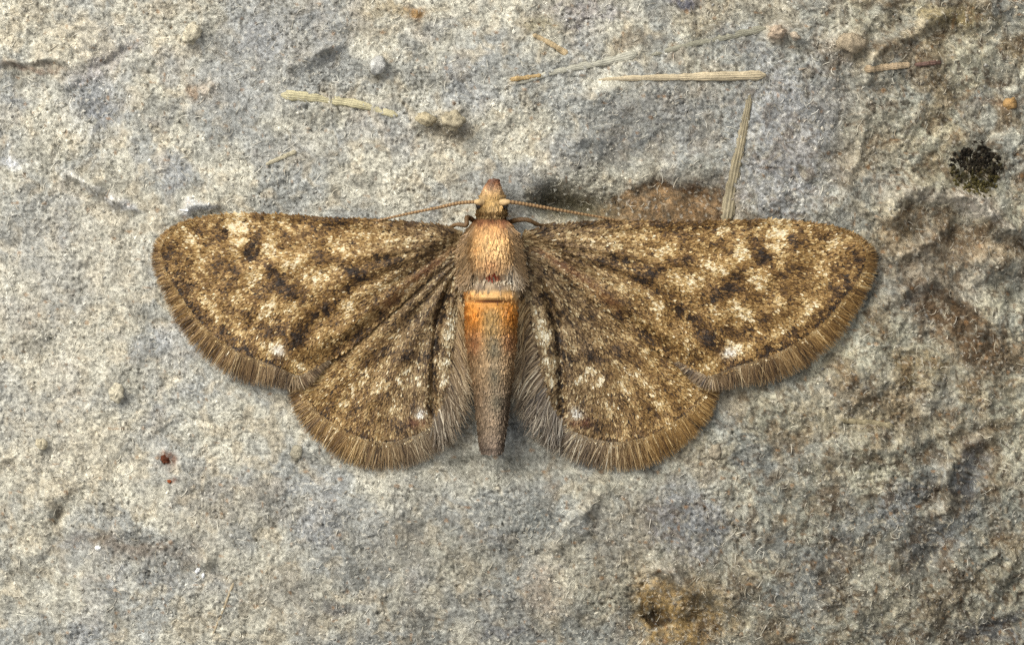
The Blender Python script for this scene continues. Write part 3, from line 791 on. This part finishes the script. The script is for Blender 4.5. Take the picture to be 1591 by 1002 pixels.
def wing_fringe(term, zf, right, hind, count, parent, len_of, seed):
    r = np.random.default_rng(seed)
    P = resample(term, 400)
    T = np.gradient(P, axis=0); T /= np.linalg.norm(T, axis=1)[:, None]
    Nn = np.stack([T[:, 1], -T[:, 0]], 1)
    ctr = np.array([520, 470]) if not hind else np.array([610, 560])
    sgn = np.sign(((P - ctr) * Nn).sum(1)); Nn *= sgn[:, None]
    fr = r.random(count); k = (fr * 399).astype(int)
    lay = r.random(count)                                    # short inner row, long outer row
    L = len_of(fr) * np.where(lay < .5, r.uniform(.35, .7, count), r.uniform(.62, 1.10, count))
    back = np.where(lay < .5, r.uniform(-2, 2, count), r.uniform(-1, 1.5, count))
    p0 = P[k] - Nn[k] * back[:, None]
    clump = .05 * np.sin(fr * 260 + 2 * np.sin(fr * 40)) + .06 * np.sin(fr * 91)
    ang = np.arctan2(Nn[k, 1], Nn[k, 0]) + clump + r.normal(0, .14, count)
    if not hind:
        ang += -.22 * sstep(.35, 1.0, fr) - .25 * sstep(.88, 1.0, fr)                    # swept towards the body
    x, y, z, F, t = strips(p0, ang, L, r.uniform(1.0, 1.9, count), r.normal(0, .12, count),
                           lambda a, b: np.maximum(zf(a, b), .010), np.full(count, 2.2), r.uniform(-3, 1.2, count) - 1.0, 4, .15)
    per = 10
    checks = np.abs(np.mod(fr * (8 if not hind else 6), 1) - .5) * 2
    v = .41 - .07 * (lay < .5) + .18 * (checks - .5) + r.normal(0, .17, count) + .06 * np.sin(fr * 140)
    v = np.repeat(v, per) + .15 * (t < .15) + .06 * (t > .3) * (t < .5) - .07 * (t > .5) * (t < .8) + .05 * (t > .9)
    v += (.02 if not hind else .04)
    c = hue_shift(ramp(v), x, y, hind)
    g = c.mean(-1, keepdims=True)
    gf = np.repeat((sstep(.4, .95, fr) * (.35 if not hind else .30)), per)[:, None]
    c = c * (1 - gf) + g * np.array([1.0, .99, .93]) * gf
    V = place(x, y, np.maximum(z, .006), right)
    return mesh_from('fringe', V, flip(F, right), c, M_HAIR, True, parent, 'stuff')


F_LEN = lambda f: np.interp(f, [0, .1, .18, .26, .45, .68, .86, 1], [3, 8, 15, 19, 32, 42, 25, 5])
H_LEN = lambda f: np.interp(f, [0, .2, .5, .8, 1], [16, 32, 44, 42, 40])
for right in (False, True):
    hw = wing_membrane('hindwing', H_POLY, H_ROOT, z_hind, hind_v, right, True)
    wing_scales(H_POLY, H_ROOT, z_hind, hind_v, right, True, 17000, hw, np.asarray(resample(H_TERM, 200)), 11 + right)
    wing_fringe(H_TERM, z_hind, right, True, 5600, hw, H_LEN, 21 + right)
    fw = wing_membrane('forewing', F_POLY, F_ROOT, z_fore, fore_v, right, False)
    wing_scales(F_POLY, F_ROOT, z_fore, fore_v, right, False, 27000, fw, np.asarray(resample(F_TERM, 200)), 31 + right)
    wing_fringe(F_FRINGE, z_fore, right, False, 6200, fw, F_LEN, 41 + right)
    # costal edge: a row of scales overhanging the front edge
    r = np.random.default_rng(60 + right)
    n = 900; C = resample(F_COSTA, 400); k = r.integers(0, 399, n)
    x, y, z, F, t = strips(C[k] + r.uniform(-1, 2, (n, 2)), np.arctan2(-.35 * np.ones(n), -np.ones(n)) + r.normal(0, .3, n), r.uniform(4, 8, n), r.uniform(2, 3, n),
                           r.normal(0, .2, n), z_fore, np.full(n, 1.5), r.uniform(0, 2, n), 3, .5)
    cv = np.repeat(fore_v(C[k, 0], C[k, 1] + 4) + r.normal(0, .1, n), 8)
    mesh_from('costal_scales', place(x, y, z, right), flip(F, right), hue_shift(ramp(cv), x, y, False), M_HAIR, True, fw, 'stuff')
    # long soft hairs along the inner margin of the hindwing
    n = 800
    u = r.random(n)
    I = resample([(719, 470), (716, 520), (708, 570), (700, 610), (690, 640), (678, 656)], 300); k = (u * 299).astype(int)
    p0 = I[k] + np.stack([r.uniform(-8, 4, n), r.uniform(-10, 10, n)], 1)
    ang = np.radians(np.interp(u, [0, .4, .75, 1], [66, 58, 62, 84])) + r.normal(0, .13, n)
    ln = np.interp(u, [0, .3, .8, 1], [40, 58, 50, 42]) * r.uniform(.6, 1.1, n)
    hump = lambda a, b: z_hind(a, b) + .045 * sstep(705, 735, a) * sstep(660, 600, b)
    x, y, z, F, t = strips(p0, ang, ln, r.uniform(1.1, 2.0, n), r.normal(.12, .22, n), hump, np.full(n, 2.0), r.uniform(2, 12, n), 6, .25)
    v = np.repeat(.50 + r.normal(0, .16, n) - .02 * u, 14) + .08 * t
    c = ramp(v); g = c.mean(-1, keepdims=True); gk = np.repeat(.1 + .55 * u, 14)[:, None] * (1.0 if not right else 1.15)
    c = c * (1 - gk) + g * np.array([1.04, 1.02, .92]) * gk
    mesh_from('inner_margin_hair', place(x, y, z, right), flip(F, right), c, M_HAIR, True, hw, 'stuff')

# body: one continuous skin from palps to tail.  y px, centre x, half width px, top z px, mid z px
BODY = [(277, 767, 1.5, 50, 46), (281, 767, 3.2, 53, 45), (288, 767, 6.4, 57, 44), (295, 766, 9.0, 62, 43), (302, 765.5, 12, 69, 44), (307, 765, 14, 76, 46), (312, 765, 18, 83, 48),
        (322, 764, 20, 89, 50), (330, 763.5, 20, 89, 50), (334, 763, 18, 82, 50), (337, 763, 17, 76, 50), (342, 763, 24, 90, 52), (349, 763, 31, 102, 54), (360, 762, 37, 113, 56), (378, 762, 41, 121, 58),
        (398, 763, 43, 122, 58), (415, 764, 43, 116, 57), (427, 765, 42, 106, 56), (433, 765, 41.5, 97, 55), (437, 765, 41, 94, 54), (442, 765, 42, 101, 54), (452, 764.5, 42, 106, 54), (463, 764, 41.5, 108, 54), (467, 763.5, 41, 103.5, 54),
        (469, 763.5, 41, 102, 54), (472, 763.5, 41, 107.5, 54), (490, 763, 40.5, 109, 54), (512, 763, 39.5, 106, 53), (521, 763, 38.5, 102, 53), (526, 763, 38, 103, 52), (548, 764, 35.5, 99, 50), (564, 764.5, 32.5, 94, 49), (569, 764.5, 32, 94.5, 48), (590, 765, 29, 88, 46),
        (606, 765, 26.5, 82, 44), (611, 765, 26, 82, 43), (632, 765, 23.5, 74, 41), (648, 764.5, 21.5, 68, 39), (654, 764.5, 21, 67, 38), (676, 764, 18.5, 57, 34), (690, 764, 17, 51, 31), (697, 764, 14.5, 46, 29), (700, 764, 6, 36, 28)]
Bd = np.array(BODY, float)
yy = np.unique(np.concatenate([np.linspace(277, 700, 260), Bd[:, 0]]))
prof = np.stack([yy] + [np.interp(yy, Bd[:, 0], Bd[:, k]) for k in range(1, 5)], 1)


def body_point(y, th, off=0.0):
    """point on the skin; th = 0 is the ridge of the back, +-pi the belly"""
    cx = np.interp(y, Bd[:, 0], Bd[:, 1]); hw = np.interp(y, Bd[:, 0], Bd[:, 2]) + off
    top = np.interp(y, Bd[:, 0], Bd[:, 3]); mid = np.interp(y, Bd[:, 0], Bd[:, 4])
    up = np.maximum(top - mid, 2) + off; dn = np.maximum(mid - 12, 2)
    s, c = np.sin(th), np.cos(th)
    sq = 0.85
    sx = np.sign(s) * np.abs(s) ** sq; cz = np.sign(c) * np.abs(c) ** sq
    return cx + hw * sx, y, mid + np.where(c > 0, up * cz, dn * cz)


def body_place(x, y, zpx):
    return world_of(x, y, zpx / PXCM + form(x, y)) - MLOC


def body_col(x, y, seed=0):
    """x,y picture position on the body"""
    n = perlin(x / 9, y / 9, 140) * .5 + perlin(x / 4, y / 4, 141 + seed) * .5
    q = (x - np.interp(y, Bd[:, 0], Bd[:, 1])) / np.maximum(np.interp(y, Bd[:, 0], Bd[:, 2]), 3)
    keys = [277, 288, 300, 312, 330, 337, 342, 352, 375, 400, 415, 430, 436, 440, 448, 456, 466, 474, 500, 520, 545, 580, 620, 660, 700]
    cols = np.array([(100, 62, 40), (140, 92, 64), (200, 160, 116), (176, 142, 88), (182, 150, 100), (64, 44, 26), (130, 88, 56), (200, 148, 94), (228, 182, 118), (224, 180, 122), (212, 168, 116),
                     (206, 184, 150), (214, 196, 164), (178, 158, 130), (170, 146, 112), (220, 172, 108), (222, 176, 112), (196, 136, 64), (200, 148, 82), (194, 150, 98), (188, 156, 114), (182, 152, 114), (172, 146, 116), (160, 138, 112), (150, 130, 112)], float)
    c = np.stack([np.interp(y, keys, cols[:, k]) for k in range(3)], -1)

    def mixc(c, col, m):
        return c + (np.array(col, float) - c) * np.clip(m, 0, 1)[..., None]
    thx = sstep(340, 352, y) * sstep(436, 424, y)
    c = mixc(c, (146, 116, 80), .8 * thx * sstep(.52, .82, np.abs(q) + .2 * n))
    c = mixc(c, (232, 190, 132), .5 * gauss(x, y, 752, 372, 9, 26) + .5 * gauss(x, y, 779, 392, 7, 34))
    c = mixc(c, (196, 138, 92), .6 * gauss(x, y, 764, 408, 12, 10))
    c = mixc(c, (110, 64, 40), .7 * (gauss(x, y, 748, 345, 6, 5) + gauss(x, y, 762, 343, 6, 4) + gauss(x, y, 781, 345, 6, 5)))
    c = mixc(c, (120, 40, 16), 1.3 * gauss(x, y, 763, 426.5, 12, 3.0))
    c = mixc(c, (230, 222, 204), .8 * gauss(x, y, 795, 424, 9, 14) + .6 * gauss(x, y, 806, 450, 5, 20) + .5 * gauss(x, y, 770, 434, 34, 2.5))  # whitish band, plus the bright highlight on the right flank painted in
    c = mixc(c, (96, 80, 66), .7 * (gauss(x, y, 746, 446, 9, 6) + gauss(x, y, 777, 446, 8, 6)))
    c = mixc(c, (86, 46, 20), 1.2 * gauss(x, y, 762, 468.5, 28, 2.0))
    c = mixc(c, (206, 128, 44), .75 * (gauss(x, y, 738, 490, 12, 22) + .9 * gauss(x, y, 791, 488, 9, 22)))
    c = mixc(c, (144, 122, 78), .55 * sstep(.45, .1, np.abs(q)) * sstep(474, 486, y) * sstep(560, 520, y))
    c = mixc(c, (98, 92, 74), .75 * (gauss(x, y, 768, 538, 10, 16) + gauss(x, y, 768, 580, 9, 20) + gauss(x, y, 772, 620, 12, 16)))
    c = mixc(c, (168, 104, 66), .5 * (gauss(x, y, 738, 530, 10, 20) + gauss(x, y, 790, 530, 9, 16)))
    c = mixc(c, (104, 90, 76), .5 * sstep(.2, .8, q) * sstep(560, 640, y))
    c = mixc(c, (64, 44, 26), .55 * gauss(x, y, 765, 292, 4, 9) + .6 * gauss(x, y, 767, 279, 6, 4))
    for ys in (523, 567, 609, 651):
        c = mixc(c, (150, 126, 98), .25 * gauss(x, y, 764, ys, 40, 3))
    return lin(np.clip(c * (1 + .22 * n[..., None]), 4, 250))


m = 56
TH = np.linspace(-np.pi, np.pi, m, endpoint=False)
Yg, Tg = np.meshgrid(yy, TH, indexing='ij')
bx, by, bz = body_point(Yg, Tg)
bz = bz + 1.2 * fbm(bx, by, 12, 2, 150)
V = body_place(bx, by, bz).reshape(-1, 3)
i = np.arange(len(yy) - 1)[:, None] * m; j = np.arange(m)[None]; k = (j + 1) % m
F = np.stack([i + j, i + m + j, i + m + k, i + k], -1).reshape(-1, 4)
n0 = len(V)
cap0 = np.stack([np.arange(m // 2 - 1), np.arange(1, m // 2), m - 1 - np.arange(1, m // 2), m - 1 - np.arange(m // 2 - 1)], -1)
capN = cap0[:, ::-1] + (len(yy) - 1) * m
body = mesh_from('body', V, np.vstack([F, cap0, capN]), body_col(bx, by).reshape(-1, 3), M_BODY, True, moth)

# scales and hair on the body
r = np.random.default_rng(77)
n = 15000
ys = r.uniform(284, 699, n); th = r.uniform(-1.9, 1.9, n)
keep = r.random(n) < np.interp(ys, [280, 340, 430, 436, 475, 476, 520, 700], [.9, .9, .55, .10, .08, .16, .8, 1.])
ys, th = ys[keep], th[keep]; n = len(ys)
x0, _, z0 = body_point(ys, th, .4)
L = np.interp(ys, [280, 340, 430, 470, 520, 700], [6, 8, 10, 6, 7, 8]) * r.uniform(.7, 1.2, n); Wd = r.uniform(1.6, 3.0, n)
spread = np.sin(th) * np.interp(ys, [280, 340, 440, 700], [.3, .5, .1, .05]) + r.normal(0, .18, n)
dy0 = np.where(ys < 312, -1.0, 1.0)                        # palp scales point forwards, the rest back
dx, dy = np.sin(spread), np.cos(spread) * dy0
lx = SC_T[None, :, 0] * L[:, None]; ly = SC_T[None, :, 1] * Wd[:, None]
qx = x0[:, None] + lx * dx[:, None] - ly * dy[:, None]; qy = ys[:, None] + lx * dy[:, None] + ly * dx[:, None]
qyc = np.clip(qy, 277, 700)
top = np.interp(qyc, Bd[:, 0], Bd[:, 3]) - np.interp(ys, Bd[:, 0], Bd[:, 3])[:, None]
qz = z0[:, None] + top * np.cos(th)[:, None] * .8 + .5 + lx * r.uniform(.04, .30, n)[:, None] + ly * (-np.sin(th) * 1.0 + r.normal(0, .2, n))[:, None]
cb = body_col(x0, ys, 2) * np.clip(r.normal(1.0, .22, n), .45, 1.6)[:, None]
V = body_place(qx, qy, qz).reshape(-1, 3); i = (np.arange(n) * 6)[:, None]
F = np.concatenate([i + np.array([[0, 2, 3, 1]]), i + np.array([[2, 4, 5, 3]])], 0)
mesh_from('body_scales', V, F, np.repeat(cb, 6, 0), M_SCALE, False, body, 'stuff')

# shoulder tufts where the wings join the thorax
for right in (False, True):
    n = 900
    ys = r.uniform(350, 432, n); th = (r.uniform(.75, 1.5, n)) * (1 if right else -1)
    x0, _, z0 = body_point(ys, th, 0)
    ang = np.radians(90) + (-1 if right else 1) * r.uniform(.15, .75, n)
    zl = lambda a, b: np.interp(np.abs(a - 764), [20, 45, 62], [.20, .165, .13])
    x, y, z, F, t = strips(np.stack([x0, ys], 1), ang, r.uniform(12, 26, n), r.uniform(1.4, 2.4, n), r.normal(0, .3, n), zl, z0 * 0 + 1, r.uniform(-1, 3, n), 4, .4)
    z = np.repeat(z0, 10) / PXCM * (1 - t) + t * z + .003
    c = np.repeat(body_col(x0, ys) * .5 + lin((150, 122, 86)) * .5, 10, 0) * np.repeat(r.uniform(.55, 1.3, n), 10)[:, None]
    mesh_from('shoulder_tuft', world_of(x, y, z + form(x, y)) - MLOC, F, c, M_HAIR, True, body, 'stuff')


def tube(name, pts, r0, r1, colf, parent, mat, seg=60, m=10, bead=0.0, beads=30):
    """pts: (x px, y px, z px)"""
    P = resample(pts, seg)
    W = world_of(P[:, 0], P[:, 1], P[:, 2] / PXCM + form(P[:, 0], P[:, 1])) - MLOC
    T = np.gradient(W, axis=0); T /= np.linalg.norm(T, axis=1)[:, None]
    A = np.cross(T, [0, 0, 1.0]); A /= np.linalg.norm(A, axis=1)[:, None]
    B = np.cross(A, T)
    t = np.linspace(0, 1, seg)
    rad = (np.interp(t, np.linspace(0, 1, len(r0)), r0) if np.ndim(r0) else r0 + (r1 - r0) * t) / PXCM * (1 + bead * np.cos(t * 2 * np.pi * beads))
    th = np.linspace(0, 2 * np.pi, m, endpoint=False)
    V = W[:, None] + rad[:, None, None] * (A[:, None] * np.cos(th)[None, :, None] + B[:, None] * np.sin(th)[None, :, None])
    i = np.arange(seg - 1)[:, None] * m; j = np.arange(m)[None]; k = (j + 1) % m
    F = np.stack([i + j, i + k, i + m + k, i + m + j], -1).reshape(-1, 4)
    q = m // 2 - 1
    cap0 = np.stack([np.arange(q), np.arange(1, q + 1), m - 1 - np.arange(1, q + 1), m - 1 - np.arange(q)], -1)
    F = np.vstack([F, cap0[:, ::-1], cap0 + (seg - 1) * m])
    c = np.repeat(colf(t), m, 0)
    return mesh_from(name, V.reshape(-1, 3), F, c, mat, True, parent)


ring = lambda t: lin(np.stack([np.interp(.5 + .5 * np.cos(t * 2 * np.pi * 34), [0, 1], [a, b]) for a, b in ((112, 168), (82, 136), (50, 94))], -1))
tube('antenna', [(748, 315, 82), (738, 314, 86), (712, 316, 82), (680, 323, 76), (640, 331, 68), (604, 339, 58), (584, 344, 50)], 3.0, 1.6, ring, body, M_BODY, 240, 10, .09, 34)
tube('antenna', [(781, 315, 82), (792, 314, 86), (820, 318, 82), (860, 325, 76), (900, 332, 68), (940, 339, 60), (962, 344, 52)], 3.0, 1.6, ring, body, M_BODY, 240, 10, .09, 34)
for x in (742, 787):
    sx = -1 if x < 764 else 1
    tube('antenna_base', [(764 + sx * 14, 315, 80), (x, 314, 86), (x + sx * 5, 314, 86)], [5, 5.2, 3.0], 0, lambda t: lin(np.tile([[206, 172, 122]], (len(t), 1))), body, M_BODY, 16, 12)
# legs that show beside the head
leg_c = lambda t: lin(np.stack([np.interp(t, [0, 1], q) for q in ((92, 140), (68, 110), (42, 72))], -1))
tube('leg', [(738, 344, 44), (726, 338, 62), (724, 350, 70), (710, 349, 66), (694, 355, 46), (684, 352, 20)], [4, 3.8, 3.4, 2.8, 2.2, 1.4], 0, leg_c, body, M_BODY, 70, 10, .05, 9)
tube('leg', [(790, 346, 40), (804, 342, 58), (820, 342, 62), (838, 350, 50), (852, 350, 30), (862, 346, -10)], [4, 3.8, 3.4, 2.8, 2.2, 1.4], 0, leg_c, body, M_BODY, 70, 10, .05, 9)
# eyes at the sides of the head
for sx in (-1, 1):
    nu, nv = 20, 12
    U, Vv = np.meshgrid(np.linspace(0, 2 * np.pi, nu, endpoint=False), np.linspace(.05, np.pi - .05, nv))
    ex, ey, ez = 764.5 + sx * 18 + 8 * np.cos(U) * np.sin(Vv), 319 + 9 * np.sin(U) * np.sin(Vv), 66 + 12 * np.cos(Vv)
    i = np.arange(nv - 1)[:, None] * nu; j = np.arange(nu)[None]; k = (j + 1) % nu
    F = np.stack([i + j, i + nu + j, i + nu + k, i + k], -1).reshape(-1, 4)
    mesh_from('eye', body_place(ex, ey, ez).reshape(-1, 3), F, np.tile(lin((44, 34, 28)), (nu * nv, 1)), M_DARK, True, body)
